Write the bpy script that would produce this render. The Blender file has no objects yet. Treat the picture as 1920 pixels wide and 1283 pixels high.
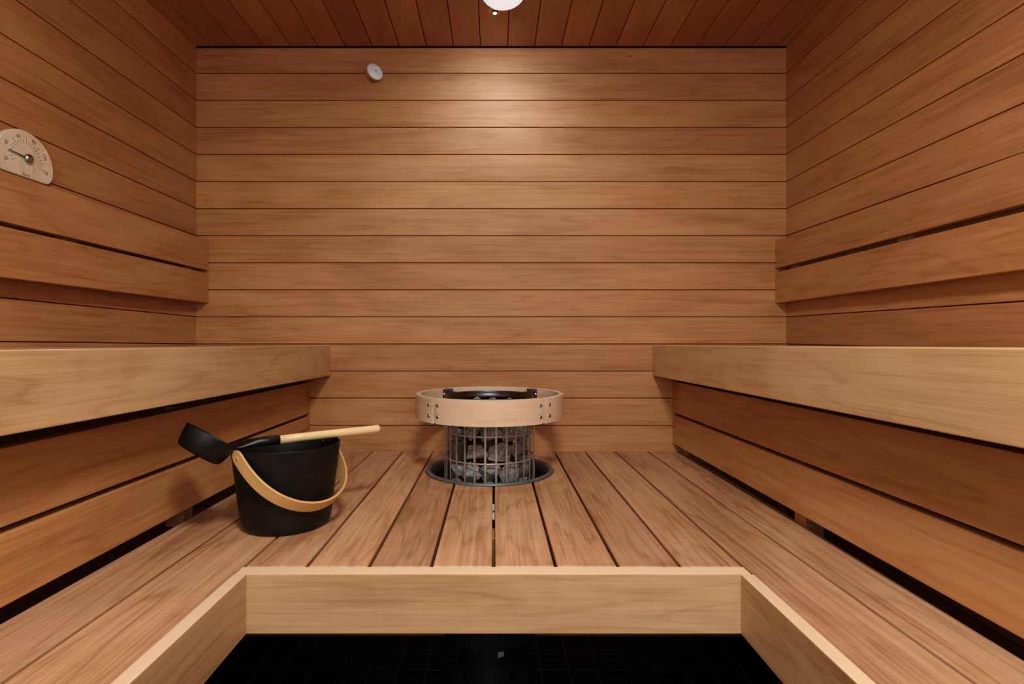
import bpy, bmesh, math, random
from mathutils import Vector, Matrix, noise
R_ = random.Random(11)
SC = bpy.context.scene
COL = SC.collection
ZC = 1.15            # eye height above the tiled floor
DB = 2.083           # distance to the end wall
F = 1000.0           # focal length in pixels at 1920 wide
V = Vector
ORG = {}

def PX(px, d): return (px - 926.0) * d / F
def PZ(py, d): return (642.0 - py) * d / F

# ------------------------------------------------------------------ materials
def new_mat(name):
    m = bpy.data.materials.new(name); m.use_nodes = True
    nt = m.node_tree
    b = nt.nodes['Principled BSDF']
    return m, nt, b

def N(nt, typ, **kw):
    n = nt.nodes.new(typ)
    for k, v in kw.items():
        if k in n.inputs.keys() if isinstance(k, str) else False: n.inputs[k].default_value = v
        else: setattr(n, k, v)
    return n

def mth(nt, op, a, b=None, c=None, clamp=False):
    n = nt.nodes.new('ShaderNodeMath'); n.operation = op; n.use_clamp = clamp
    for i, x in enumerate((a, b, c)):
        if x is None: continue
        if isinstance(x, (int, float)): n.inputs[i].default_value = x
        else: nt.links.new(x, n.inputs[i])
    return n.outputs[0]

def ramp(nt, fac, stops):
    r = nt.nodes.new('ShaderNodeValToRGB')
    el = r.color_ramp.elements
    while len(el) < len(stops): el.new(0.5)
    for e, (p, c) in zip(el, stops):
        e.position = p; e.color = (*c, 1) if len(c) == 3 else c
    nt.links.new(fac, r.inputs['Fac'])
    return r.outputs['Color']

def mixc(nt, fac, a, b, blend='MIX'):
    n = nt.nodes.new('ShaderNodeMix'); n.data_type = 'RGBA'; n.blend_type = blend
    for sock, x in ((n.inputs[0], fac), (n.inputs[6], a), (n.inputs[7], b)):
        if isinstance(x, (int, float)): sock.default_value = x
        elif isinstance(x, tuple): sock.default_value = (*x, 1)
        else: nt.links.new(x, sock)
    return n.outputs[2]

def wood(name, dark, mid, light, rough=0.45, figure=1.0, streak=1.0, knots=0.5, tone_amt=0.34, spec=0.5, bump=0.12, top=None):
    m, nt, b = new_mat(name)
    uv = nt.nodes.new('ShaderNodeUVMap'); uv.uv_map = 'UVMap'
    at = nt.nodes.new('ShaderNodeAttribute'); at.attribute_name = 'tone'
    sep = nt.nodes.new('ShaderNodeSeparateXYZ'); nt.links.new(uv.outputs[0], sep.inputs[0])
    U, W = sep.outputs[0], sep.outputs[1]
    def vec(su, sv, du=0.0):
        c = nt.nodes.new('ShaderNodeCombineXYZ')
        nt.links.new(mth(nt, 'MULTIPLY', U, su), c.inputs[0]); nt.links.new(mth(nt, 'MULTIPLY', W, sv), c.inputs[1])
        c.inputs[2].default_value = du
        return c.outputs[0]
    def noi(v, scale=1.0, detail=3.0, rough=0.55, dist=0.0):
        n = nt.nodes.new('ShaderNodeTexNoise'); n.inputs['Scale'].default_value = scale
        n.inputs['Detail'].default_value = detail; n.inputs['Roughness'].default_value = rough
        n.inputs['Distortion'].default_value = dist
        nt.links.new(v, n.inputs['Vector']); return n.outputs['Fac']
    fine = noi(vec(7, 520), 1, 3, 0.65)                       # pores and fibres
    med = noi(vec(2.4, 95, 3.1), 1, 5, 0.66, 0.4)            # long streaks
    blot = noi(vec(2.2, 8.0, 7.7), 1, 3, 0.5, 0.5)           # broad tone drift
    warp = noi(vec(1.25, 9.0, 1.3), 1, 2, 0.5)               # growth-ring (cathedral) figure
    ring = mth(nt, 'SINE', mth(nt, 'MULTIPLY_ADD', warp, 46.0, mth(nt, 'MULTIPLY', W, 46.0)))
    ring = mth(nt, 'POWER', mth(nt, 'MULTIPLY_ADD', ring, 0.5, 0.5), 9.0)
    flame = noi(vec(26, 7.0, 5.5), 1, 2, 0.5, 0.8)           # cross-grain shimmer
    f = mth(nt, 'MULTIPLY_ADD', blot, 0.95, 0.02)
    f = mth(nt, 'MULTIPLY_ADD', mth(nt, 'SUBTRACT', med, 0.5), 0.75 * streak, f)
    f = mth(nt, 'MULTIPLY_ADD', mth(nt, 'SUBTRACT', fine, 0.5), 0.55 * streak, f)
    f = mth(nt, 'MULTIPLY_ADD', ring, -0.20 * figure, f)
    f = mth(nt, 'MULTIPLY_ADD', mth(nt, 'SUBTRACT', flame, 0.5), 0.20 * figure, f)
    col = ramp(nt, f, [(0.12, dark), (0.5, mid), (0.88, light)])
    # knots: small dark specks with a pale halo, few and far between
    vo = nt.nodes.new('ShaderNodeTexVoronoi'); vo.inputs['Scale'].default_value = 1.0
    nt.links.new(vec(2.6, 7.5, 0.4), vo.inputs['Vector'])
    gate = mth(nt, 'GREATER_THAN', N_sep(nt, vo.outputs['Color']), 1.0 - 0.22 * knots)
    kd = vo.outputs['Distance']
    kn = mth(nt, 'MULTIPLY', mth(nt, 'SUBTRACT', 1.0, mth(nt, 'MULTIPLY', kd, 20.0), clamp=True), gate)
    halo = mth(nt, 'MULTIPLY', mth(nt, 'SUBTRACT', 1.0, mth(nt, 'MULTIPLY', kd, 4.5), clamp=True), gate)
    col = mixc(nt, mth(nt, 'MULTIPLY', halo, 0.35), col, light)
    col = mixc(nt, mth(nt, 'MULTIPLY', kn, 0.85), col, tuple(x * 0.35 for x in dark))
    if top:                                       # paler colour mixed in on upward-facing faces
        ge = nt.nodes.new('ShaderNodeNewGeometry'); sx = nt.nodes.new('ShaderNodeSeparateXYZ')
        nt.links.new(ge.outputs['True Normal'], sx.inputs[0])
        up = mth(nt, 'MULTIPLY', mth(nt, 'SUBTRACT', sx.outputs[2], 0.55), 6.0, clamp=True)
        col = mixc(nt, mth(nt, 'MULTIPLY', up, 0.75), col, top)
    hs = nt.nodes.new('ShaderNodeHueSaturation')
    nt.links.new(col, hs.inputs['Color'])
    tv = mth(nt, 'SUBTRACT', at.outputs['Fac'], 0.5)
    nt.links.new(mth(nt, 'MULTIPLY_ADD', tv, tone_amt, 1.0), hs.inputs['Value'])
    nt.links.new(mth(nt, 'MULTIPLY_ADD', tv, 0.012, 0.5), hs.inputs['Hue'])
    nt.links.new(hs.outputs[0], b.inputs['Base Color'])
    nt.links.new(mth(nt, 'MULTIPLY_ADD', med, 0.16, rough - 0.08), b.inputs['Roughness'])
    b.inputs['Specular IOR Level'].default_value = spec
    bp = nt.nodes.new('ShaderNodeBump'); bp.inputs['Strength'].default_value = bump; bp.inputs['Distance'].default_value = 0.001
    nt.links.new(mth(nt, 'ADD', fine, med), bp.inputs['Height']); nt.links.new(bp.outputs[0], b.inputs['Normal'])
    return m

def N_sep(nt, c):
    s = nt.nodes.new('ShaderNodeSeparateColor'); nt.links.new(c, s.inputs[0]); return s.outputs[0]

def plain(name, col, rough=0.5, metal=0.0, var=0.15, scale=60.0, bump=0.0, spec=0.5, emit=None, es=0.0):
    m, nt, b = new_mat(name)
    tc = nt.nodes.new('ShaderNodeTexCoord')
    n = nt.nodes.new('ShaderNodeTexNoise'); n.inputs['Scale'].default_value = scale; n.inputs['Detail'].default_value = 4
    nt.links.new(tc.outputs['Object'], n.inputs['Vector'])
    lo = tuple(max(0, x * (1 - var)) for x in col); hi = tuple(min(1, x * (1 + var)) for x in col)
    nt.links.new(ramp(nt, n.outputs['Fac'], [(0.3, lo), (0.7, hi)]), b.inputs['Base Color'])
    nt.links.new(mth(nt, 'MULTIPLY_ADD', n.outputs['Fac'], 0.2, rough - 0.1), b.inputs['Roughness'])
    b.inputs['Metallic'].default_value = metal; b.inputs['Specular IOR Level'].default_value = spec
    if bump:
        bp = nt.nodes.new('ShaderNodeBump'); bp.inputs['Strength'].default_value = bump; bp.inputs['Distance'].default_value = 0.001
        nt.links.new(n.outputs['Fac'], bp.inputs['Height']); nt.links.new(bp.outputs[0], b.inputs['Normal'])
    if emit:
        b.inputs['Emission Color'].default_value = (*emit, 1); b.inputs['Emission Strength'].default_value = es
    return m

M = {}
M['wall'] = wood('alder_panelling', (0.310, 0.130, 0.048), (0.460, 0.218, 0.089), (0.560, 0.295, 0.138), rough=0.58, figure=0.5, knots=0.7, tone_amt=0.36, spec=0.42)
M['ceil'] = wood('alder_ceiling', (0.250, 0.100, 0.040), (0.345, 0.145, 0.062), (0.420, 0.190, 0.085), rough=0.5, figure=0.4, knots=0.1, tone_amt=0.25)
M['bench'] = wood('alder_bench', (0.330, 0.142, 0.050), (0.470, 0.232, 0.092), (0.565, 0.315, 0.145), rough=0.44, figure=0.7, knots=0.3, tone_amt=0.42)
M['seat'] = wood('alder_seat_boards', (0.290, 0.138, 0.066), (0.475, 0.260, 0.140), (0.590, 0.360, 0.220), rough=0.45, figure=0.9, streak=1.3, knots=0.25, tone_amt=0.55)
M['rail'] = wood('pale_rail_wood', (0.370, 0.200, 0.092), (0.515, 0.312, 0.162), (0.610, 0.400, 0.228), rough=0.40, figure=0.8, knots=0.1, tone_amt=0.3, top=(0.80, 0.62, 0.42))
M['guard'] = wood('guard_wood', (0.560, 0.400, 0.270), (0.650, 0.485, 0.345), (0.720, 0.560, 0.420), rough=0.45, figure=0.7, streak=0.5, knots=0.0)
M['pale'] = wood('bleached_wood', (0.560, 0.440, 0.310), (0.750, 0.630, 0.480), (0.820, 0.710, 0.560), rough=0.55, figure=0.6, streak=0.7, knots=0.0)
M['ply'] = wood('bent_strip_wood', (0.450, 0.235, 0.075), (0.580, 0.335, 0.122), (0.680, 0.440, 0.200), rough=0.4, figure=0.3, streak=0.8, knots=0.0)
M['bamboo'] = wood('bamboo_grip', (0.600, 0.420, 0.210), (0.720, 0.540, 0.290), (0.800, 0.640, 0.390), rough=0.38, figure=0.2, streak=0.8, knots=0.0)
M['void'] = plain('dark_timber', (0.030, 0.014, 0.007), 0.8)
M['groove'] = plain('groove_shadow_wood', (0.10, 0.035, 0.012), 0.8)
M['black'] = plain('black_enamel', (0.0075, 0.0066, 0.0060), 0.47, var=0.35, scale=25, bump=0.10, spec=0.28)
M['black2'] = plain('black_satin', (0.010, 0.009, 0.0095), 0.36, var=0.2, scale=40, spec=0.6)
M['steel'] = plain('brushed_steel', (0.42, 0.41, 0.40), 0.34, metal=1.0, var=0.12, scale=90)
M['steel_d'] = plain('smoked_steel', (0.105, 0.105, 0.112), 0.36, metal=1.0, var=0.2, scale=70)
M['bar'] = plain('cage_steel', (0.42, 0.355, 0.30), 0.45, metal=0.5, var=0.15, scale=120)
M['flange'] = plain('dull_steel', (0.17, 0.175, 0.18), 0.42, metal=0.5, var=0.12, scale=60)
M['screw'] = plain('screw_steel', (0.50, 0.49, 0.48), 0.25, metal=1.0, var=0.08, scale=80)
M['hollow'] = plain('socket_black', (0.01, 0.01, 0.01), 0.6)
M['white'] = plain('white_enamel', (0.72, 0.75, 0.76), 0.38, var=0.04, scale=30)
M['lamp'] = plain('lamp_glass', (0.78, 0.80, 0.82), 0.25, var=0.02, scale=10, emit=(0.86, 0.93, 1.0), es=0.55)
M['tip'] = plain('lit_fibre_tip', (1, 0.9, 0.7), 0.3, emit=(1.0, 0.80, 0.50), es=30.0)
M['ink'] = plain('burnt_marking', (0.10, 0.045, 0.02), 0.6)
M['ash'] = plain('grey_plate', (0.55, 0.53, 0.50), 0.5)
M['stove'] = plain('stove_black', (0.020, 0.020, 0.021), 0.5, var=0.2)

def stone_mat():
    m, nt, b = new_mat('olivine_stone')
    tc = nt.nodes.new('ShaderNodeTexCoord'); oi = nt.nodes.new('ShaderNodeObjectInfo')
    n = nt.nodes.new('ShaderNodeTexNoise'); n.inputs['Scale'].default_value = 38; n.inputs['Detail'].default_value = 6
    n.inputs['Roughness'].default_value = 0.7
    n2 = nt.nodes.new('ShaderNodeTexNoise'); n2.inputs['Scale'].default_value = 260; n2.inputs['Detail'].default_value = 3
    for x in (n, n2): nt.links.new(tc.outputs['Object'], x.inputs['Vector'])
    f = mth(nt, 'MULTIPLY_ADD', n2.outputs['Fac'], 0.5, mth(nt, 'MULTIPLY', n.outputs['Fac'], 0.6))
    c = ramp(nt, f, [(0.34, (0.050, 0.051, 0.053)), (0.54, (0.22, 0.22, 0.222)), (0.72, (0.60, 0.60, 0.61))])
    c = mixc(nt, mth(nt, 'MULTIPLY', oi.outputs['Random'], 0.45), c, (0.085, 0.075, 0.066))
    nt.links.new(c, b.inputs['Base Color']); b.inputs['Roughness'].default_value = 0.55
    bp = nt.nodes.new('ShaderNodeBump'); bp.inputs['Strength'].default_value = 0.55; bp.inputs['Distance'].default_value = 0.003
    nt.links.new(f, bp.inputs['Height']); nt.links.new(bp.outputs[0], b.inputs['Normal'])
    return m
M['stone'] = stone_mat()

def tile_mat():
    m, nt, b = new_mat('black_floor_tile')
    tc = nt.nodes.new('ShaderNodeTexCoord')
    mp = nt.nodes.new('ShaderNodeMapping'); mp.inputs['Location'].default_value = (0.036, 0.028, 0)
    nt.links.new(tc.outputs['Object'], mp.inputs[0])
    br = nt.nodes.new('ShaderNodeTexBrick')
    br.offset = 0.0; br.squash = 1.0
    br.inputs['Color1'].default_value = (0.0085, 0.0085, 0.009, 1); br.inputs['Color2'].default_value = (0.0065, 0.0065, 0.007, 1)
    br.inputs['Mortar'].default_value = (0.10, 0.10, 0.10, 1)
    br.inputs['Scale'].default_value = 1.0; br.inputs['Mortar Size'].default_value = 0.0016
    br.inputs['Brick Width'].default_value = 0.1; br.inputs['Row Height'].default_value = 0.1
    nt.links.new(mp.outputs[0], br.inputs['Vector'])
    nt.links.new(br.outputs['Color'], b.inputs['Base Color']); b.inputs['Roughness'].default_value = 0.55
    b.inputs['Specular IOR Level'].default_value = 0.25
    return m
M['tile'] = tile_mat()

# ------------------------------------------------------------------ mesh collector
class MB:
    def __init__(s):
        s.bm = bmesh.new(); s.uv = s.bm.loops.layers.uv.new('UVMap'); s.tn = s.bm.verts.layers.float.new('tone')
    def absorb(s, t, along=(1, 0, 0), tone=None, mi=0, smooth=False, uvs=True):
        """copy a temporary bmesh in, laying the grain along one direction"""
        t.normal_update()
        A = V(along).normalized()
        B = A.cross(V((0, 0, 1)))
        if B.length < 0.1: B = A.cross(V((0, 1, 0)))
        B.normalize(); C = A.cross(B)
        ou, ov = R_.uniform(0, 60), R_.uniform(0, 60)
        if tone is None: tone = R_.random()
        mp = {}
        for v in t.verts:
            w = s.bm.verts.new(v.co); w[s.tn] = tone; mp[v] = w
        for f in t.faces:
            try: g = s.bm.faces.new([mp[v] for v in f.verts])
            except ValueError: continue
            g.material_index = mi; g.smooth = smooth
            n = f.normal
            a, b_, c = abs(n.dot(A)), abs(n.dot(B)), abs(n.dot(C))
            for l in g.loops:
                p = l.vert.co
                if a > b_ and a > c: u, v = p.dot(B) * 0.3, p.dot(C)
                elif b_ > c: u, v = p.dot(A), p.dot(C) + 0.31
                else: u, v = p.dot(A), p.dot(B)
                l[s.uv].uv = (u + ou, v + ov)
        t.free()
    def poly_prism(s, sec_a, sec_b, along, bev=0.0015, tone=None, mi=0, smooth=False, seg=1):
        """solid between two matching outlines (lists of points)"""
        t = bmesh.new()
        va = [t.verts.new(p) for p in sec_a]; vb = [t.verts.new(p) for p in sec_b]
        n = len(va)
        t.faces.new(va[::-1]); t.faces.new(vb)
        for i in range(n):
            j = (i + 1) % n
            t.faces.new((va[i], va[j], vb[j], vb[i]))
        bmesh.ops.recalc_face_normals(t, faces=t.faces)
        if bev:
            ed = [e for e in t.edges if len(e.link_faces) == 2 and e.calc_face_angle(0) > 0.5]
            bmesh.ops.bevel(t, geom=ed, offset=bev, segments=seg, affect='EDGES', profile=0.6)
        s.absorb(t, along, tone, mi, smooth)
    def box(s, x0, x1, y0, y1, z0, z1, along='x', bev=0.0015, tone=None, mi=0, seg=1):
        A = dict(x=(1, 0, 0), y=(0, 1, 0), z=(0, 0, 1))[along]
        s.poly_prism([(x0, y0, z0), (x1, y0, z0), (x1, y0, z1), (x0, y0, z1)],
                     [(x0, y1, z0), (x1, y1, z0), (x1, y1, z1), (x0, y1, z1)], A, bev, tone, mi, seg=seg)
    def run(s, x0, x1, z0, z1, y0, y1, d=(0.0, 0.0), bev=0.0015, tone=None, mi=0, y0x=None, yr=DB, seg=1):
        """board running along y; section given at y = yr, drifting by d per metre"""
        def sec(y):
            k = y - yr
            return [(x0 + d[0] * k, y, z0 + d[1] * k), (x1 + d[0] * k, y, z0 + d[1] * k),
                    (x1 + d[0] * k, y, z1 + d[1] * k), (x0 + d[0] * k, y, z1 + d[1] * k)]
        s.poly_prism(sec(y0), sec(y1), (d[0], 1, d[1]), bev, tone, mi, seg=seg)
    def lathe(s, prof, c=(0, 0, 0), axis=(0, 0, 1), seg=64, mi=0, smooth=True, tone=None, closed=False):
        """prof: (radius, height) pairs"""
        t = bmesh.new()
        q = V((0, 0, 1)).rotation_difference(V(axis).normalized()).to_matrix()
        c = V(c); rings = []
        for r, h in prof:
            if r < 1e-6: rings.append([t.verts.new(c + q @ V((0, 0, h)))])
            else: rings.append([t.verts.new(c + q @ V((r * math.cos(2 * math.pi * i / seg), r * math.sin(2 * math.pi * i / seg), h))) for i in range(seg)])
        pairs = list(zip(rings, rings[1:]))
        if closed: pairs.append((rings[-1], rings[0]))
        for a, b in pairs:
            for i in range(seg):
                j = (i + 1) % seg
                if len(a) == 1 and len(b) == 1: continue
                if len(a) == 1: t.faces.new((a[0], b[j], b[i]))
                elif len(b) == 1: t.faces.new((a[i], a[j], b[0]))
                else: t.faces.new((a[i], a[j], b[j], b[i]))
        bmesh.ops.recalc_face_normals(t, faces=t.faces)
        s.absorb(t, axis, tone, mi, smooth)
    def tube(s, pts, rad, seg=20, mi=0, tone=None, caps=True):
        t = bmesh.new(); pts = [V(p) for p in pts]; rings = []
        if isinstance(rad, (int, float)): rad = [rad] * len(pts)
        prev = None
        for i, p in enumerate(pts):
            d = (pts[min(i + 1, len(pts) - 1)] - pts[max(i - 1, 0)]).normalized()
            if prev is None: u = d.cross(V((0, 0, 1))); u = u if u.length > 0.1 else d.cross(V((0, 1, 0)))
            else: u = prev - d * prev.dot(d)
            u.normalize(); prev = u; w = d.cross(u)
            r = rad[i]; rx, ry = r if isinstance(r, tuple) else (r, r)
            rings.append([t.verts.new(p + u * rx * math.cos(2 * math.pi * k / seg) + w * ry * math.sin(2 * math.pi * k / seg)) for k in range(seg)])
        for a, b in zip(rings, rings[1:]):
            for i in range(seg): t.faces.new((a[i], a[(i + 1) % seg], b[(i + 1) % seg], b[i]))
        if caps: t.faces.new(rings[0][::-1]); t.faces.new(rings[-1])
        bmesh.ops.recalc_face_normals(t, faces=t.faces)
        s.absorb(t, (pts[-1] - pts[0]), tone, mi, True)
    def strip(s, pts, wdir, nrm, w, th, mi=0, tone=None, smooth=True, rounded=0.0, closed=False):
        """flat band: centre path, width directions, thickness directions"""
        t = bmesh.new(); rings = []; n = len(pts)
        for i, (p, a, b) in enumerate(zip(pts, wdir, nrm)):
            ww = w
            if rounded and not closed:
                k = min(i, n - 1 - i)
                if k < rounded: ww = w * math.sqrt(max(0.09, 1 - ((rounded - k) / rounded) ** 2))
            p = V(p); a = V(a) * ww / 2; b = V(b) * th / 2
            c = min(0.12, 0.2)
            rings.append([t.verts.new(p + x * a + y * b) for x, y in ((-1, -.6), (-.96, -1), (.96, -1), (1, -.6), (1, .6), (.96, 1), (-.96, 1), (-1, .6))])
        pr = list(zip(rings, rings[1:]))
        if closed: pr.append((rings[-1], rings[0]))
        L = 0.0; m8 = len(rings[0])
        for a, b in pr:
            for i in range(m8): t.faces.new((a[i], a[(i + 1) % m8], b[(i + 1) % m8], b[i]))
        if not closed: t.faces.new(rings[0][::-1]); t.faces.new(rings[-1])
        bmesh.ops.recalc_face_normals(t, faces=t.faces)
        # own unwrap: u follows the path, v the width
        ou, ov = R_.uniform(0, 60), R_.uniform(0, 60)
        tone = R_.random() if tone is None else tone
        cum = [0.0]
        for i in range(1, n): cum.append(cum[-1] + (V(pts[i]) - V(pts[i - 1])).length)
        mp = {}; loc = {}
        for i, rg in enumerate(rings):
            for k, v in enumerate(rg):
                x = s.bm.verts.new(v.co); x[s.tn] = tone; mp[v] = x
                kx = (-1, -.96, .96, 1, 1, .96, -.96, -1)[k]; ky = (-1, -1, -1, -.6, .6, 1, 1, .6)[k]
                loc[x] = (cum[i] + ou, kx * w / 2 + (ky * th * 0.5 if abs(kx) == 1 else 0) + ov)
        for f in t.faces:
            g = s.bm.faces.new([mp[v] for v in f.verts]); g.material_index = mi; g.smooth = False
            for l in g.loops: l[s.uv].uv = loc[l.vert]
        t.free()
    def build(s, name, mats, parent=None, loc=None, smooth_angle=None):
        """link as one mesh; coordinates were given relative to the eye"""
        me = bpy.data.meshes.new(name); o = bpy.data.objects.new(name, me)
        org = V((0, 0, 0))
        if parent is not None: org = ORG[parent.name]
        elif loc is not None: org = V(loc); o.location = org
        ORG[o.name] = org.copy()
        bmesh.ops.translate(s.bm, verts=s.bm.verts, vec=V((0, 0, ZC)) - org)
        s.bm.to_mesh(me); s.bm.free()
        for m in (mats if isinstance(mats, (list, tuple)) else [mats]): me.materials.append(m)
        COL.objects.link(o)
        if parent is not None: o.parent = parent
        return o

def tag(o, label=None, cat=None, group=None, kind=None):
    if label: o['label'] = label
    if cat: o['category'] = cat
    if group: o['group'] = group
    if kind: o['kind'] = kind
    return o

def thing(name, loc, label, cat, group=None):
    """Empty at the thing's base; loc is relative to the eye"""
    o = bpy.data.objects.new(name, None); o.empty_display_size = 0.1
    o.location = V(loc) + V((0, 0, ZC)); COL.objects.link(o); ORG[o.name] = V(o.location)
    return tag(o, label, cat, group)

# ------------------------------------------------------------------ the room
NEAR = -0.85                                     # the panelling runs on past the camera
JT = [PZ(137.3 + 50.8 * k, DB) for k in range(21)]     # joints between panelling boards, top to floor
JT = [z for z in JT if z > -1.14]
G = 0.0030
def levels(top):
    zs = [top] + JT + [-1.15]
    return [(b + G / 2, a - (0 if a == top else G / 2)) for a, b in zip(zs, zs[1:])]
XL, XR = -1.162, 1.1415
DL, DR = (0.026, -0.0105), (0.012, 0.012)        # the side walls are not perfectly square to the room

TONES_B = [0.25, 0.22, 0.42, 0.25, 0.62, 0.80, 0.62, 0.48, 0.50, 0.68, 0.72, 0.60, 0.55, 0.58, 0.55]
mb = MB()
for i, (z0, z1) in enumerate(levels(1.15)):
    mb.box(XL - 0.03, XR + 0.03, DB, DB + 0.014, z0, z1, 'x', 0.0009, TONES_B[i] if i < len(TONES_B) else None)
mb.box(XL - 0.06, XR + 0.06, DB + 0.0105, DB + 0.06, -1.15, 1.15, 'x', 0, 0.5, 1)
tag(mb.build('wall_back', [M['wall'], M['groove']]), kind='structure')

mb = MB()
TL = [0.50, 0.35, 0.20, 0.42, 0.50, 0.28, 0.30, 0.35]
for i, (z0, z1) in enumerate(levels(1.165)):
    mb.run(XL - 0.014, XL, z0, z1, NEAR, DB, DL, 0.0009, TL[i] if i < len(TL) else None)
mb.run(XL - 0.07, XL - 0.0105, -1.14, 1.165, NEAR, DB + 0.06, DL, 0, 0.5, 1)
tag(mb.build('wall_left', [M['wall'], M['groove']]), kind='structure')

mb = MB()
TR = [0.18, 0.30, 0.42, 0.55, 0.62, 0.45, 0.62, 0.50]
for i, (z0, z1) in enumerate(levels(1.18)):
    mb.run(XR, XR + 0.014, z0, z1, NEAR, DB, DR, 0.0009, TR[i] if i < len(TR) else None)
mb.run(XR + 0.0105, XR + 0.07, -1.10, 1.18, NEAR, DB + 0.06, DR, 0, 0.5, 1)
tag(mb.build('wall_right', [M['wall'], M['groove']]), kind='structure')

mb = MB()
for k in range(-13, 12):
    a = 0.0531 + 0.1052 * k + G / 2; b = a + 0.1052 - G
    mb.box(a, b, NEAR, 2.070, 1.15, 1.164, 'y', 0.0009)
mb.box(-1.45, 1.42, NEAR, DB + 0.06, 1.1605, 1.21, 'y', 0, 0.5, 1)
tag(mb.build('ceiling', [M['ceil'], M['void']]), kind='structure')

mb = MB()
mb.box(-1.45, 1.42, NEAR, DB + 0.06, -1.21, -1.15, 'x', 0, 0.5)
tag(mb.build('floor', M['tile']), kind='structure')

# ------------------------------------------------------------------ upper benches, skirts, backrests
def upper_bench(x_front, sgn, d, x_wall, label):
    t = thing('upper_bench', (x_front + sgn * 0.25, 1.2, -0.13), label, 'bench')
    mb = MB(); x1 = x_front + sgn * 0.028
    mb.run(min(x_front, x1), max(x_front, x1), -0.1300, -0.0125, NEAR, DB - 0.001, d, 0.002, 0.62, seg=2)
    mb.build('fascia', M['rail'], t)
    w = 0.1155; x = x1 + sgn * 0.005; i = 0
    while abs(x + sgn * w) < abs(x_wall) - 0.004:
        mb = MB(); xa, xb = x, x + sgn * w
        mb.run(min(xa, xb), max(xa, xb), -0.0405, -0.0130, NEAR, DB - 0.002, d, 0.0015)
        mb.build('seat_board', M['seat'], t)
        x = xb + sgn * 0.005; i += 1
    for yb in (0.25, 1.12, 1.95):                   # cross bearers under the seat boards
        mb = MB(); k = yb - DB
        xa, xb = x1 + d[0] * k, x - sgn * 0.01 + d[0] * k
        mb.box(min(xa, xb), max(xa, xb), yb - 0.022, yb + 0.022, -0.112 + d[1] * k, -0.0415 + d[1] * k, 'x', 0.001, 0.2)
        mb.build('bearer', M['bench'], t)
    return t
upper_bench(-0.6372, -1, (0.0255, -0.0012), XL, 'upper wooden bench along the wall with the thermometer, above the bucket')
upper_bench(0.6197, 1, (0.0, -0.0036), XR, 'upper wooden bench along the wall opposite the thermometer')

def skirt(x_face, sgn, d, zs, label, blocks, tones):
    t = thing('bench_skirt', (x_face, 1.2, zs[1][0]), label, 'skirting panel', )
    xb = x_face + sgn * 0.028
    for (z0, z1), tn in zip(zs, tones):
        mb = MB(); mb.run(min(x_face, xb), max(x_face, xb), z0, z1, NEAR, DB - 0.001, d, 0.002, tn, seg=2)
        mb.build('slat', M['bench'], t)
    for y in blocks:                                # upright battens the slats are screwed to
        mb = MB(); k = y - DB; xa = xb + d[0] * k; xc = xa + sgn * 0.044
        mb.box(min(xa, xc), max(xa, xc), y - 0.022, y + 0.022, -0.455, zs[0][1] - 0.004, 'z', 0.001, 0.3)
        mb.build('batten', M['bench'], t)
    return t
skirt(-0.7177, -1, (0.026, 0.0055), [(-0.2760, -0.1550), (-0.3980, -0.2870)],
      'two-plank skirt hanging beneath the upper bench, behind the bucket', (0.42, 1.335, 2.03), (0.40, 0.55))
skirt(0.6985, 1, (0.0036, -0.0040), [(-0.2725, -0.1520), (-0.3950, -0.2825)],
      'two-plank skirt beneath the upper bench opposite the thermometer wall', (0.40, 1.262, 2.035), (0.35, 0.55))

def backrest(x_face, sgn, d, zs, x_wall, blocks, label, tones):
    t = thing('backrest', (x_face, 1.2, zs[1][0]), label, 'backrest')
    xb = x_face + sgn * 0.026
    for (z0, z1), tn in zip(zs, tones):
        mb = MB(); mb.run(min(x_face, xb), max(x_face, xb), z0, z1, NEAR, DB - 0.003, d, 0.002, tn, seg=2)
        mb.build('slat', M['bench'], t)
    for y in blocks:
        mb = MB(); k = y - DB; xa = xb + d[0] * k
        dw = DL if sgn < 0 else DR
        xc = x_wall + dw[0] * k
        mb.box(min(xa, xc), max(xa, xc), y - 0.02, y + 0.02, zs[1][0] + 0.012 + d[1] * k, zs[0][1] - 0.012 + d[1] * k, 'z', 0.001, 0.35)
        mb.build('spacer', M['bench'], t)
    return t
backrest(-1.1140, -1, (0.011, 0.004), [(0.2800, 0.3960), (0.1527, 0.2690)], XL, (0.55, 1.447, 2.0),
         'two-slat wooden backrest fixed to the wall below the thermometer', (0.45, 0.40))
backrest(1.0980, 1, (0.011, 0.003), [(0.2875, 0.3930), (0.1527, 0.2714)], XR, (0.60, 1.455, 2.0),
         'two-slat wooden backrest fixed to the wall opposite the thermometer', (0.22, 0.42))

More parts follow.
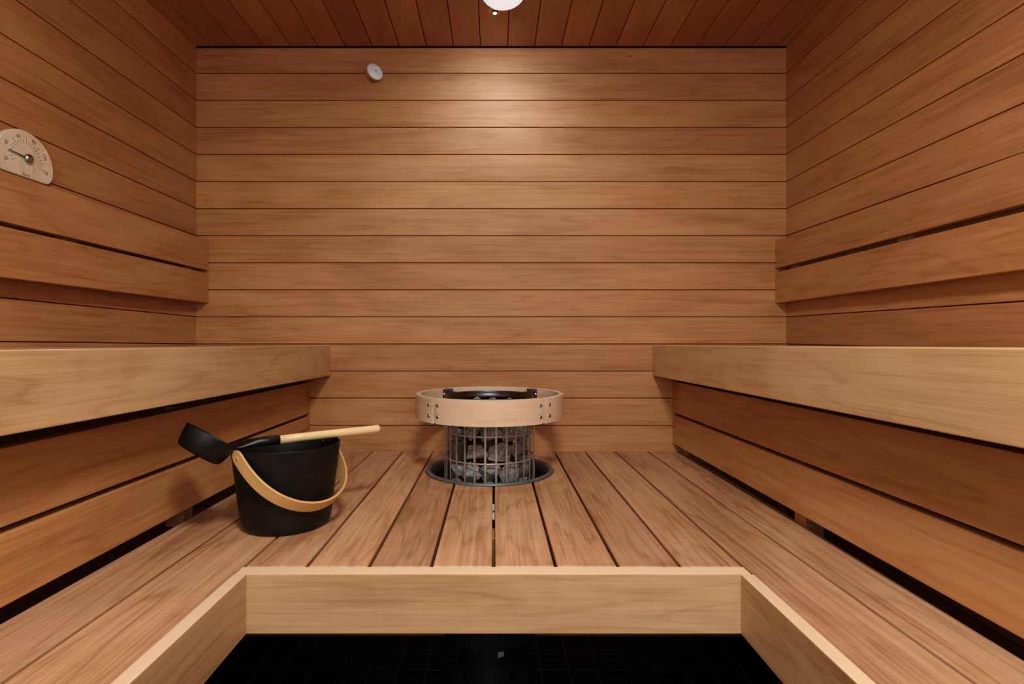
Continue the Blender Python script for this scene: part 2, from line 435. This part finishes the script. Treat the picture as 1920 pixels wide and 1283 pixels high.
# ------------------------------------------------------------------ lower benches and the platform round the stove
ZT, TH = -0.4270, 0.027
PIT, GAP = 0.1187, 0.0066
def slot(k): return -0.0005 + PIT * k
Y0 = 1.016                                       # front end of the platform boards
def sidebench(sgn, x_in, x_mid, outer, rail_in, label, tones, rail_tone, bat):
    t = thing('lower_bench', (sgn * 0.6, 0.9, -0.455), label, 'bench')
    def bd(xa0, xa1, xb0, xb1, tone):              # (x at NEAR, x at DB) for both edges
        mb = MB()
        f = [(xa0, NEAR, ZT - TH), (xb0, NEAR, ZT - TH), (xb0, NEAR, ZT), (xa0, NEAR, ZT)]
        b = [(xa1, DB - 0.002, ZT - TH), (xb1, DB - 0.002, ZT - TH), (xb1, DB - 0.002, ZT), (xa1, DB - 0.002, ZT)]
        mb.poly_prism(f, b, (0, 1, 0), 0.0018, tone, seg=2); return mb.build('seat_board', M['seat'], t)
    g = sgn * GAP / 2
    bd(x_in + g, x_in + g, x_mid - g, x_mid - g, tones[0])
    bd(x_mid + g, x_mid + g, outer(NEAR), outer(DB), tones[1])
    mb = MB(); xo = rail_in + sgn * 0.0245
    mb.run(min(rail_in, xo), max(rail_in, xo), -0.5375, ZT, NEAR, 0.9815, (0, 0), 0.002, rail_tone, seg=2)
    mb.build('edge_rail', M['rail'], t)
    for y in (0.1, 1.262 if sgn > 0 else 1.335, 2.0):
        mb = MB(); xa, xb = x_in + sgn * 0.03, x_mid + sgn * 0.05
        mb.box(min(xa, xb), max(xa, xb), y - 0.022, y + 0.022, -0.525, ZT - TH - 0.0005, 'x', 0.001, 0.3)
        mb.build('bearer', M['bench'], t)
    return t
sidebench(-1, slot(-4), -0.6165, lambda y: -0.7388 + 0.020 * (y - 1.2416), -0.4555,
          'lower wooden bench of two long boards, partly under the bucket', (0.60, 0.35), 0.40, 0)
sidebench(1, slot(4), 0.6030, lambda y: 0.7218 + 0.022 * (y - 1.2038), 0.4545,
          'lower wooden bench of two long boards opposite the bucket', (0.42, 0.50), 0.42, 0)

CX, CY = -0.0143, 1.790                          # axis of the stove
RH = 0.2060                                      # radius cut out of the platform
plat = thing('stove_platform', (0, 1.5, -0.537), 'slatted wooden platform of eight boards surrounding the stove', 'platform')
PT = [0.48, 0.72, 0.36, 0.72, 0.70, 0.62, 0.32, 0.46]
for k in range(-4, 4):
    xa, xb = slot(k) + GAP / 2, slot(k + 1) - GAP / 2
    yb = DB - 0.002
    def arc(x, s):
        q = RH * RH - (x - CX) ** 2
        return CY + s * math.sqrt(q) if q > 0 else None
    xs = [xa + (xb - xa) * i / 16 for i in range(17)]
    ins = [x for x in xs if arc(x, 1) is not None]
    polys = []
    if not ins: polys.append([(xa, Y0), (xb, Y0), (xb, yb), (xa, yb)])
    elif len(ins) == len(xs):
        polys.append([(xa, Y0), (xb, Y0)] + [(x, arc(x, -1)) for x in reversed(xs)])
        polys.append([(x, arc(x, 1)) for x in xs] + [(xb, yb), (xa, yb)])
    else:
        left_in = arc(xa, 1) is not None
        edge = CX + RH if left_in else CX - RH
        if left_in:
            xx = [xa + (edge - xa) * math.sin(i / 12 * math.pi / 2) for i in range(13)]
            cur = [(x, arc(x, -1) or CY) for x in xx] + [(x, arc(x, 1) or CY) for x in reversed(xx[:-1])]
            polys.append([(xa, Y0), (xb, Y0), (xb, yb), (xa, yb)] + cur[::-1])
        else:
            xx = [xb + (edge - xb) * math.sin(i / 12 * math.pi / 2) for i in range(13)]
            cur = [(x, arc(x, -1) or CY) for x in xx] + [(x, arc(x, 1) or CY) for x in reversed(xx[:-1])]
            polys.append([(xb, yb), (xa, yb), (xa, Y0), (xb, Y0)] + cur)
    st = R_.getstate()
    for P in polys:
        R_.setstate(st); mb = MB()
        mb.poly_prism([(x, y, ZT - TH) for x, y in P], [(x, y, ZT) for x, y in P], (0, 1, 0), 0.0016, PT[k + 4])
        mb.build('seat_board', M['seat'], plat)
mb = MB()
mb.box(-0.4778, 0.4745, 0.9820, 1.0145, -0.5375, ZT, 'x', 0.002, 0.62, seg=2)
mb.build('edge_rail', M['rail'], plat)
mb = MB(); mb.box(-0.44, 0.44, 1.235, 1.302, -0.525, ZT - TH - 0.0005, 'x', 0.001, 0.3); mb.build('bearer', M['bench'], plat)
for ya, yb in ((1.385, 1.425), (1.455, 1.50)):
    mb = MB(); mb.box(-0.03, 0.03, ya, yb, -0.462, ZT - TH - 0.0005, 'x', 0.001, 0.3)
    tag(mb.build('bracket', M['white'], plat), 'small white metal bracket under the boards')

# steel ring lining the opening
mb = MB()
mb.lathe([(0.1960, -0.470), (0.1960, ZT + 0.002), (0.1985, ZT + 0.0065), (0.2040, ZT + 0.0080), (0.2110, ZT + 0.0065), (0.2150, ZT + 0.0008),
          (0.2050, ZT + 0.0006), (0.2030, -0.470)], (CX, CY, 0), seg=96, closed=True)
tag(mb.build('steel_ring', M['flange']), 'dull steel ring lining the round opening in the platform', 'ring')

# ------------------------------------------------------------------ the stove
stove = thing('sauna_stove', (CX, CY, -1.15), 'round cage stove filled with stones, standing in the platform opening', 'stove')
def cyl(r, th, z): return (CX + r * math.sin(th), CY - r * math.cos(th), z)
RC = 0.1500
mb = MB()
NB = 28; TH0 = math.radians(-4.7)
for i in range(NB):                               # flat upright bars
    th = TH0 + 2 * math.pi * i / NB
    n = V((math.sin(th), -math.cos(th), 0)); w = V((math.cos(th), math.sin(th), 0))
    t = bmesh.new(); vs = []
    for z in (-0.90, -0.185):
        for a, b in ((-1, -1), (1, -1), (1, 1), (-1, 1)):
            vs.append(t.verts.new(V(cyl(RC, th, z)) + w * 0.0031 * a + n * 0.0008 * b))
    for q in ((0, 1, 5, 4), (1, 2, 6, 5), (2, 3, 7, 6), (3, 0, 4, 7), (0, 3, 2, 1), (4, 5, 6, 7)): t.faces.new([vs[j] for j in q])
    bmesh.ops.recalc_face_normals(t, faces=t.faces); mb.absorb(t, (0, 0, 1))
for z in (-0.2090, -0.2930, -0.3770, -0.4610, -0.5450, -0.6290, -0.7130, -0.7970, -0.8810):
    mb.lathe([(RC - 0.0024, z - 0.0028), (RC - 0.0010, z - 0.0028), (RC - 0.0010, z + 0.0028), (RC - 0.0024, z + 0.0028)], (CX, CY, 0), seg=84, closed=True)
mb.build('cage', M['bar'], stove)
mb = MB()                                         # smoked steel band at the rim of the cage
mb.lathe([(0.1470, -0.2150), (0.1486, -0.2150), (0.1486, -0.1755), (0.1470, -0.1755)], (CX, CY, 0), seg=84, closed=True)
mb.build('rim_band', M['steel_d'], stove)
mb = MB()
mb.lathe([(0.0, -0.905), (0.078, -0.905), (0.078, -0.240), (0.0, -0.250)], (CX, CY, 0), seg=32, smooth=False)
mb.build('heater_core', M['stove'], stove)
mb = MB()                                         # foot
mb.lathe([(0.0, -1.150), (0.135, -1.150), (0.137, -1.144), (0.132, -1.132), (0.090, -1.118), (0.078, -1.05), (0.078, -0.985), (0.100, -0.978), (0.158, -0.950), (0.158, -0.898), (0.0, -0.898)],
         (CX, CY, 0), seg=64, smooth=False)
mb.build('base', M['stove'], stove)
mb = MB()
mb.poly_prism([cyl(0.0788, 0.35, -1.016), cyl(0.0788, 0.62, -1.016), cyl(0.0788, 0.62, -0.998), cyl(0.0788, 0.35, -0.998)],
              [cyl(0.0800, 0.35, -1.016), cyl(0.0800, 0.62, -1.016), cyl(0.0800, 0.62, -0.998), cyl(0.0800, 0.35, -0.998)], (0, 0, 1), 0)
mb.build('rating_plate', M['ash'], stove)

# wooden guard: four bent segments joined by steel brackets
RO, RI = 0.2465, 0.2290
ZG0, ZG1 = -0.2470, -0.1682
GA = math.radians(40.6)
segs = [(-GA, GA), (GA + 0.080, math.pi - GA - 0.080), (math.pi - GA, math.pi + GA), (math.pi + GA + 0.080, 2 * math.pi - GA - 0.080)]
def screw(th, r, z, parent):
    mb = MB(); n = (math.sin(th), -math.cos(th), 0)
    c = cyl(r, th, z)
    mb.lathe([(0.0056, -0.0005), (0.0056, 0.0007), (0.0050, 0.0021), (0.0036, 0.0029), (0.0023, 0.0031)], c, n, 18)
    mb.lathe([(0.0023, 0.0031), (0.0021, 0.0006), (0.0, 0.0005)], c, n, 6, mi=1)
    return mb.build('screw', [M['screw'], M['hollow']], parent)
for a, b in segs:
    n = max(8, int((b - a) / 0.045)); pts, wd, nr = [], [], []
    for i in range(n + 1):
        th = a + (b - a) * i / n
        pts.append(cyl((RO + RI) / 2, th, (ZG0 + ZG1) / 2)); wd.append((0, 0, 1)); nr.append((math.sin(th), -math.cos(th), 0))
    mb = MB(); mb.strip(pts, wd, nr, ZG1 - ZG0, RO - RI, tone=0.6)
    sg = mb.build('guard_segment', M['guard'], stove)
    for th in (a + 0.035, b - 0.035) if b - a < 1.5 else (a + 0.052, b - 0.052):
        for z in (ZG1 - 0.0215, ZG1 - 0.0560): screw(th, RO, z, sg)
for th in (-GA - 0.040, GA + 0.040, math.pi - GA - 0.040, math.pi + GA + 0.040):
    mb = MB(); pts, wd, nr = [], [], []
    for i in range(9):                            # plate bridging the joint, inside the segments
        q = th + (i - 4) * 0.026
        pts.append(cyl(RI - 0.0012, q, (ZG0 + ZG1) / 2)); wd.append((0, 0, 1)); nr.append((math.sin(q), -math.cos(q), 0))
    mb.strip(pts, wd, nr, 0.074, 0.002, mi=1)
    # arm back to the cage rim
    n = V((math.sin(th), -math.cos(th), 0)); w = V((math.cos(th), math.sin(th), 0))
    def pp(r, s, z): return V((CX, CY, z)) + n * r + w * s
    mb.poly_prism([pp(0.153, -0.001, -0.205), pp(RI - 0.001, -0.001, -0.205), pp(RI - 0.001, -0.001, -0.178), pp(0.153, -0.001, -0.178)],
                  [pp(0.153, 0.001, -0.205), pp(RI - 0.001, 0.001, -0.205), pp(RI - 0.001, 0.001, -0.178), pp(0.153, 0.001, -0.178)], n, 0)
    br = mb.build('bracket', [M['steel_d'], M['steel']], stove)
    for s in (-0.076, 0.076):                     # nuts on the inside
        for z in (ZG1 - 0.0215, ZG1 - 0.0560):
            mb = MB(); m = (-math.sin(th + s), math.cos(th + s), 0)
            mb.lathe([(0.0062, 0.0), (0.0062, 0.004), (0.0, 0.0075)], cyl(RI - 0.0022, th + s, z), m, 12)
            mb.build('nut', M['screw'], br)

# ------------------------------------------------------------------ stones, one by one
def stone(c, size, seed, label, group):
    rr = random.Random(seed)
    t = bmesh.new()
    for i in range(13):
        p = V((rr.gauss(0, 1), rr.gauss(0, 1), rr.gauss(0, 1))).normalized() * rr.uniform(0.86, 1.06)
        t.verts.new(V((p.x * size[0], p.y * size[1], p.z * size[2])) / 2)
    r = bmesh.ops.convex_hull(t, input=t.verts)
    bmesh.ops.delete(t, geom=[v for v in t.verts if not v.link_faces], context='VERTS')
    bmesh.ops.bevel(t, geom=list(t.edges), offset=min(size) * 0.022, segments=1, affect='EDGES')
    bmesh.ops.triangulate(t, faces=t.faces)
    bmesh.ops.subdivide_edges(t, edges=[e for e in t.edges if e.calc_length() > 0.014], cuts=1, use_grid_fill=False)
    bmesh.ops.triangulate(t, faces=t.faces)
    t.normal_update()
    off = V((rr.uniform(0, 9), rr.uniform(0, 9), rr.uniform(0, 9)))
    for v in t.verts:
        v.co += v.normal * (noise.noise(v.co * 48 + off) * 0.0024 + noise.noise(v.co * 130 + off) * 0.0011)
    rot = Matrix.Rotation(rr.uniform(-0.5, 0.5), 3, 'X') @ Matrix.Rotation(rr.uniform(-0.35, 0.35), 3, 'Y')
    for v in t.verts: v.co = rot @ v.co
    az = math.atan2(c[0] - CX, -(c[1] - CY))
    rz = Matrix.Rotation(az, 3, 'Z')
    for v in t.verts: v.co = rz @ v.co + V(c)
    mb = MB(); mb.absorb(t, (1, 0, 0))
    o = mb.build('sauna_stone', M['stone'], loc=V(c) + V((0, 0, ZC)))
    return tag(o, label, 'stone', group)
ORD = ['first', 'second', 'third', 'fourth', 'fifth', 'sixth', 'seventh', 'eighth', 'ninth', 'tenth']
rows = [(-0.2350, 'row just below the wooden guard', 'stones just below the guard', 8, 0.00),
        (-0.2900, 'second row below the wooden guard', 'stones in the second row of the cage', 7, 0.12),
        (-0.3500, 'third row below the wooden guard', 'stones in the third row of the cage', 6, -0.05),
        (-0.4080, 'row level with the steel ring', 'stones level with the steel ring', 7, 0.08),
        (-0.4640, 'lowest row down inside the opening', 'stones down inside the opening', 7, -0.1)]
sd = 100
for ri, (z, rn, gn, n, sh) in enumerate(rows):
    for i in range(n):
        th = math.radians(-113 + 226 * (i + 0.5) / n) + sh * 0.3 + R_.uniform(-0.03, 0.03)
        wd = 0.112 * math.radians(226 / n) * 1.20
        sz = (wd * R_.uniform(0.98, 1.12), 0.062 * R_.uniform(0.95, 1.08), 0.074 * R_.uniform(0.92, 1.14))
        c = cyl(0.1130 + R_.uniform(-0.004, 0.003), th, z + R_.uniform(-0.006, 0.006))
        stone(c, sz, sd, f'dark grey rough stone, {rn}, {ORD[i]} from the bucket side', gn); sd += 1
tops = [(-0.092, 0.020, -0.205, 0.062), (-0.050, 0.080, -0.200, 0.064), (-0.040, -0.015, -0.198, 0.068), (0.012, 0.100, -0.204, 0.060), (0.028, 0.030, -0.206, 0.066),
        (0.062, 0.088, -0.197, 0.058), (0.085, -0.005, -0.203, 0.066)]
for i, (x, y, z, s) in enumerate(tops):
    stone((CX + x, CY + y, z - 0.011), (s, s * 0.9, s * 0.82), 300 + i, f'dark grey stone on top inside the guard, {ORD[i]} from the bucket side', 'stones on top of the stove')

# ------------------------------------------------------------------ bucket and ladle
BX, BY = -0.4880, 1.2580
bucket = thing('sauna_bucket', (BX, BY, ZT), 'black metal bucket with bent wooden handle standing on the lower bench', 'bucket')
ZR = -0.2365
H = ZR - ZT
mb = MB()
def rad(h): return 0.0985 + (0.1210 - 0.0985) * h / H
prof = [(0.0, 0.0005), (0.080, 0.0005), (0.0890, 0.0015), (0.0950, 0.0060), (0.0980, 0.0125)]
prof += [(rad(h), h) for h in (0.03, 0.07, 0.11, 0.15, H - 0.002)] + [(rad(H) - 0.0002, H - 0.0006), (rad(H) - 0.0012, H)]
prof += [(rad(H) - 0.0024, H - 0.0006)] + [(rad(h) - 0.0028, h) for h in (H - 0.003, 0.15, 0.1, 0.05, 0.012)] + [(0.085, 0.004), (0.0, 0.004)]
mb.lathe(prof, (BX, BY, ZT), seg=96)
mb.build('body', M['black'], bucket)
PH, PL, PR_, PTH, PZP = 0.752, 0.1660, 0.1262, 1.055, -0.2510
a = V((math.cos(PTH), math.sin(PTH), 0)); nn = V((math.sin(PTH), -math.cos(PTH), 0))
e = nn * math.cos(PH) + V((0, 0, -1)) * math.sin(PH)
C0 = V((BX, BY, PZP)); mplane = a.cross(e).normalized()
pts = []
for i in range(61):
    tt = math.pi * i / 60
    pts.append(C0 - a * PR_ * math.cos(tt) + e * PL * (max(0.0, math.sin(tt)) ** 0.8))
pts = [pts[0] - e * 0.020, pts[0] - e * 0.013, pts[0] - e * 0.006] + pts + [pts[-1] - e * 0.006, pts[-1] - e * 0.013, pts[-1] - e * 0.020]
wd, nr = [], []
for i in range(len(pts)):
    d = (pts[min(i + 1, len(pts) - 1)] - pts[max(i - 1, 0)]).normalized()
    wd.append(mplane); nr.append(d.cross(mplane).normalized())
mb = MB(); mb.strip(pts, wd, nr, 0.0300, 0.0052, tone=0.55, rounded=3)
hd = mb.build('handle', M['ply'], bucket)
for s in (-1, 1):
    mb = MB(); c = C0 + a * s * (PR_ + 0.0025)
    mb.lathe([(0.0, 0.0018), (0.0030, 0.0016), (0.0042, 0.0004), (0.0042, -0.0040), (0.0, -0.0040)], c, a * s, 20)
    mb.lathe([(0.0030, -0.0040), (0.0030, -0.018), (0.0052, -0.0182), (0.0052, -0.021), (0.0, -0.022)], c, a * s, 16, mi=1)
    tag(mb.build('dowel', [M['ply'], M['black2']], hd), 'round wooden pivot dowel')

LD = V((0.79, 0.613, 0)).normalized()
L0 = V((-0.5620, 1.1800, -0.2300)) + V((0, 0, 0.0045))
def lp(t, z=0.0): return L0 + LD * t + V((0, 0, z))
ladle = thing('sauna_ladle', tuple(lp(0.12)), 'black ladle with pale bamboo grip lying across the bucket rim', 'ladle')
mb = MB()
mb.tube([lp(0.0835, 0.0004), lp(0.14, 0.0009), lp(0.22, 0.0010), lp(0.31, 0.0012), lp(0.3300, 0.0014), lp(0.3330, 0.0014)],
        [0.0098, 0.0100, 0.0101, 0.0102, 0.0102, 0.0094], 28, tone=0.6)
mb.build('grip', M['bamboo'], ladle)
mb = MB()
mb.tube([lp(-0.0135, -0.0078), lp(0.002, -0.0066), lp(0.020, -0.0030), lp(0.036, 0.0000), lp(0.055, 0.0004), lp(0.0840, 0.0004)],
        [(0.0055, 0.0026), (0.0068, 0.0034), (0.0085, 0.0062), (0.0098, 0.0094), (0.0105, 0.0105), (0.0108, 0.0108)], 28)
mb.build('ferrule', M['black2'], ladle)
ti = math.radians(35.5)
cn = (LD * math.sin(ti) + V((0, 0, math.cos(ti)))).normalized()          # the cup faces up and towards the grip
cr = (-LD * math.cos(ti) + V((0, 0, math.sin(ti)))).normalized()
RCUP = 0.0560; KC = 0.0560 / 0.0610
cc = lp(-0.0100, -0.0074) + cr * RCUP
mb = MB(); D_ = 0.050
pr = [(0.0, -D_), (0.042, -D_), (0.0495, -D_ + 0.0025), (0.0535, -D_ + 0.0085), (0.0575, -D_ + 0.025), (0.0610, -0.001), (0.0606, 0.0), (0.0594, 0.0), (0.0588, -0.001),
      (0.0555, -D_ + 0.026), (0.051, -D_ + 0.009), (0.043, -D_ + 0.003), (0.0, -D_ + 0.0025)]
mb.lathe([(r * KC, h * 0.94) for r, h in pr], cc, cn, 64)
mb.build('cup', M['black'], ladle)

# ------------------------------------------------------------------ thermometer on the wall
TY, TZ = 1.330, 0.447
xw = XL + DL[0] * (TY - DB)
th_ = thing('thermometer', (xw, TY, TZ), 'round pale wooden dial thermometer with flat base, on the wall above the backrest', 'thermometer')
FT = 0.0155
def tp(y, z, off): return V((xw + off + DL[0] * (y), TY + y, TZ + z))
RT = 0.0795
cut = -0.0362
out = []
a0 = math.asin(-0.0165 / RT)
for i in range(73):
    q = a0 + (math.pi - 2 * a0) * i / 72
    out.append((RT * math.cos(q), RT * math.sin(q)))
fil = [(0.0745, -0.0245), (0.0700, -0.0305), (0.0640, -0.0345), (0.0565, cut)]
out += [(-y, z) for y, z in fil] + fil[::-1]
mb = MB()
mb.poly_prism([tp(y, z, 0.0006) for y, z in out], [tp(y, z, FT) for y, z in out], (0, 0, 1), 0.0015, 0.55)
plate = mb
CTY, CTZ = 0.000, 0.0115
def text_bm(txt, size, cy, cz, ang, off):
    cu = bpy.data.curves.new('t', 'FONT'); cu.body = txt; cu.size = size; cu.align_x = 'CENTER'; cu.align_y = 'CENTER'; cu.extrude = 0.0
    ob = bpy.data.objects.new('t', cu); COL.objects.link(ob)
    bpy.context.view_layer.update()
    me = bpy.data.meshes.new_from_object(ob.evaluated_get(bpy.context.evaluated_depsgraph_get()))
    t = bmesh.new(); t.from_mesh(me)
    bpy.data.objects.remove(ob); bpy.data.curves.remove(cu); bpy.data.meshes.remove(me)
    c, s = math.cos(ang), math.sin(ang)
    for v in t.verts:
        x, y = v.co.x, v.co.y
        v.co = tp(cy + c * x - s * y, cz + s * x + c * y, off)
    return t
for k, txt in enumerate(('20', '40', '60', '80', '100', '120')):
    q = math.radians(200 - 44 * k)
    plate.absorb(text_bm(txt, 0.0115, CTY + 0.0575 * math.cos(q), CTZ + 0.0520 * math.sin(q), q - math.pi / 2 if 0 < k < 5 else (0.25 if k == 0 else -0.35), FT + 0.0003), (0, 0, 1), None, 1)
plate.absorb(text_bm('Rento', 0.0095, 0.002, cut + 0.0065, 0.0, FT + 0.0003), (0, 0, 1), None, 1)
for k in range(21):
    q = math.radians(200 - 11.0 * k)
    r0, r1 = (0.0350, 0.0465) if k % 4 == 0 else (0.0370, 0.0450)
    if k % 4 == 2: r0, r1 = 0.0340, 0.0540
    c, s = math.cos(q), math.sin(q); w = 0.00040
    t = bmesh.new()
    t.faces.new([t.verts.new(tp(CTY + c * r - s * ww, CTZ + s * r + c * ww, FT + 0.0003)) for r, ww in ((r0, -w), (r1, -w), (r1, w), (r0, w))])
    plate.absorb(t, (0, 0, 1), None, 1)
plate.build('dial_plate', [M['pale'], M['ink']], th_)
mb = MB()
q = math.radians(175); c, s = math.cos(q), math.sin(q)
mb.poly_prism([tp(CTY + c * r - s * w, CTZ + s * r + c * w, FT + 0.0040) for r, w in ((-0.004, -0.0016), (0.052, -0.0009), (0.052, 0.0009), (-0.004, 0.0016))],
              [tp(CTY + c * r - s * w, CTZ + s * r + c * w, FT + 0.0052) for r, w in ((-0.004, -0.0016), (0.052, -0.0009), (0.052, 0.0009), (-0.004, 0.0016))], (0, 0, 1), 0)
mb.build('needle', M['hollow'], th_)
mb = MB()
mb.lathe([(0.004, -0.001), (0.004, 0.004), (0.0108, 0.0045), (0.0112, 0.0075), (0.0095, 0.0110), (0.0055, 0.0132), (0.0, 0.0138)], tp(CTY, CTZ, FT), (1, -DL[0], 0), 32)
mb.build('knob', M['steel'], th_)

# ------------------------------------------------------------------ sensor cap on the end wall
cap = thing('wall_vent', (PX(704.4, DB), DB, PZ(134, DB)), 'small white tilted round cap high on the end wall', 'vent')
ax = V((0.612, -0.769, 0.163)).normalized()
cpos = V((PX(704.4, 2.052), 2.052, PZ(133.0, 2.052)))
mb = MB()
mb.lathe([(0.0012, 0.0016), (0.010, 0.0034), (0.022, 0.0020), (0.0305, -0.0020), (0.0335, -0.0052), (0.0325, -0.0068), (0.0, -0.0070)], cpos, ax, 48)
mb.lathe([(0.0, 0.0010), (0.0012, 0.0016)], cpos, ax, 12, mi=1)
mb.lathe([(0.0, 0.00425), (0.0021, 0.0042)], cpos + V((0, 0, 0.0)), ax, 12, mi=1)
mb.build('disc', [M['white'], M['hollow']], cap)
mb = MB()
mb.tube([tuple(cpos - ax * 0.005), tuple(cpos - ax * 0.016), (cpos.x - 0.010, DB + 0.0, cpos.z - 0.013)], [0.031, 0.029, 0.022], 32)
mb.build('neck', M['bench'], cap)

# ------------------------------------------------------------------ ceiling lamp and the little lit tip beside it
LX, LY = 0.0300, 1.7300
lampo = thing('ceiling_lamp', (LX, LY, 1.15), 'white domed lamp on the ceiling in the middle of the room', 'lamp')
mb = MB()
mb.lathe([(0.078, 0.0), (0.079, -0.006), (0.075, -0.010)], (LX, LY, 1.15), seg=64)
mb.build('lamp_base', M['white'], lampo)
mb = MB()
mb.lathe([(0.075 * math.cos(i / 14 * math.pi / 2), -0.006 - 0.049 * math.sin(i / 14 * math.pi / 2)) for i in range(15)], (LX, LY, 1.15), seg=64)
mb.build('diffuser', M['lamp'], lampo)
tp_ = thing('fibre_light', (PX(928, 1.855), 1.855, 1.15), 'tiny glowing warm light point on the ceiling beside the lamp', 'light')
mb = MB(); mb.lathe([(0.0085, 0.0), (0.0085, -0.003), (0.0050, -0.005), (0.0045, -0.002)], (PX(928, 1.855), 1.855, 1.15), seg=24); mb.build('sleeve', M['steel_d'], tp_)
mb = MB(); mb.lathe([(0.0062, -0.0030), (0.0050, -0.0065), (0.0, -0.0085)], (PX(928, 1.855), 1.855, 1.15), seg=20); mb.build('bulb', M['tip'], tp_)

# ------------------------------------------------------------------ lights, world, camera
def light(name, typ, loc, energy, col, **kw):
    l = bpy.data.lights.new(name, typ); l.energy = energy; l.color = col
    for k, v in kw.items(): setattr(l, k, v)
    o = bpy.data.objects.new(name, l); o.location = V(loc) + V((0, 0, ZC)); COL.objects.link(o); return o
o = light('lamp_light', 'SPOT', (LX, LY + 0.03, 1.072), 7.5, (0.70, 0.86, 1.0), spot_size=math.radians(168), spot_blend=0.9, shadow_soft_size=0.075)
o.rotation_euler = (math.radians(38), 0, 0)
o = light('room_light', 'AREA', (0.10, 0.05, 1.10), 28.0, (1.0, 0.96, 0.90), shape='DISK', size=0.34)
o = light('rear_fill_light', 'AREA', (0.0, -0.80, 0.45), 15.0, (1.0, 0.96, 0.91), shape='RECTANGLE', size=1.9, size_y=1.1)  # added fill lamp behind the camera, tilted up to brighten the ceiling
o.rotation_euler = (math.radians(98), 0, 0)
w = bpy.data.worlds.new('World'); SC.world = w; w.use_nodes = True
w.node_tree.nodes['Background'].inputs[0].default_value = (1.0, 0.95, 0.9, 1); w.node_tree.nodes['Background'].inputs[1].default_value = 0.12

cam = bpy.data.cameras.new('Camera'); co = bpy.data.objects.new('Camera', cam); COL.objects.link(co)
co.location = (0, 0, ZC); co.rotation_euler = (math.radians(90), 0, 0)
cam.sensor_fit = 'HORIZONTAL'; cam.sensor_width = 36; cam.lens = F / 1920 * 36
cam.shift_x = (960 - 926) / 1920; cam.shift_y = (642 - 641.5) / 1920
cam.clip_start = 0.02
SC.camera = co
SC.view_settings.view_transform = 'Standard'; SC.view_settings.look = 'None'; SC.view_settings.exposure = 0.16
SC.view_settings.use_curve_mapping = True
cv = SC.view_settings.curve_mapping.curves[3]
for x, y in ((0.02, 0.015), (0.08, 0.074), (0.22, 0.23), (0.50, 0.54), (0.75, 0.80)): cv.points.new(x, y)
SC.view_settings.curve_mapping.update()
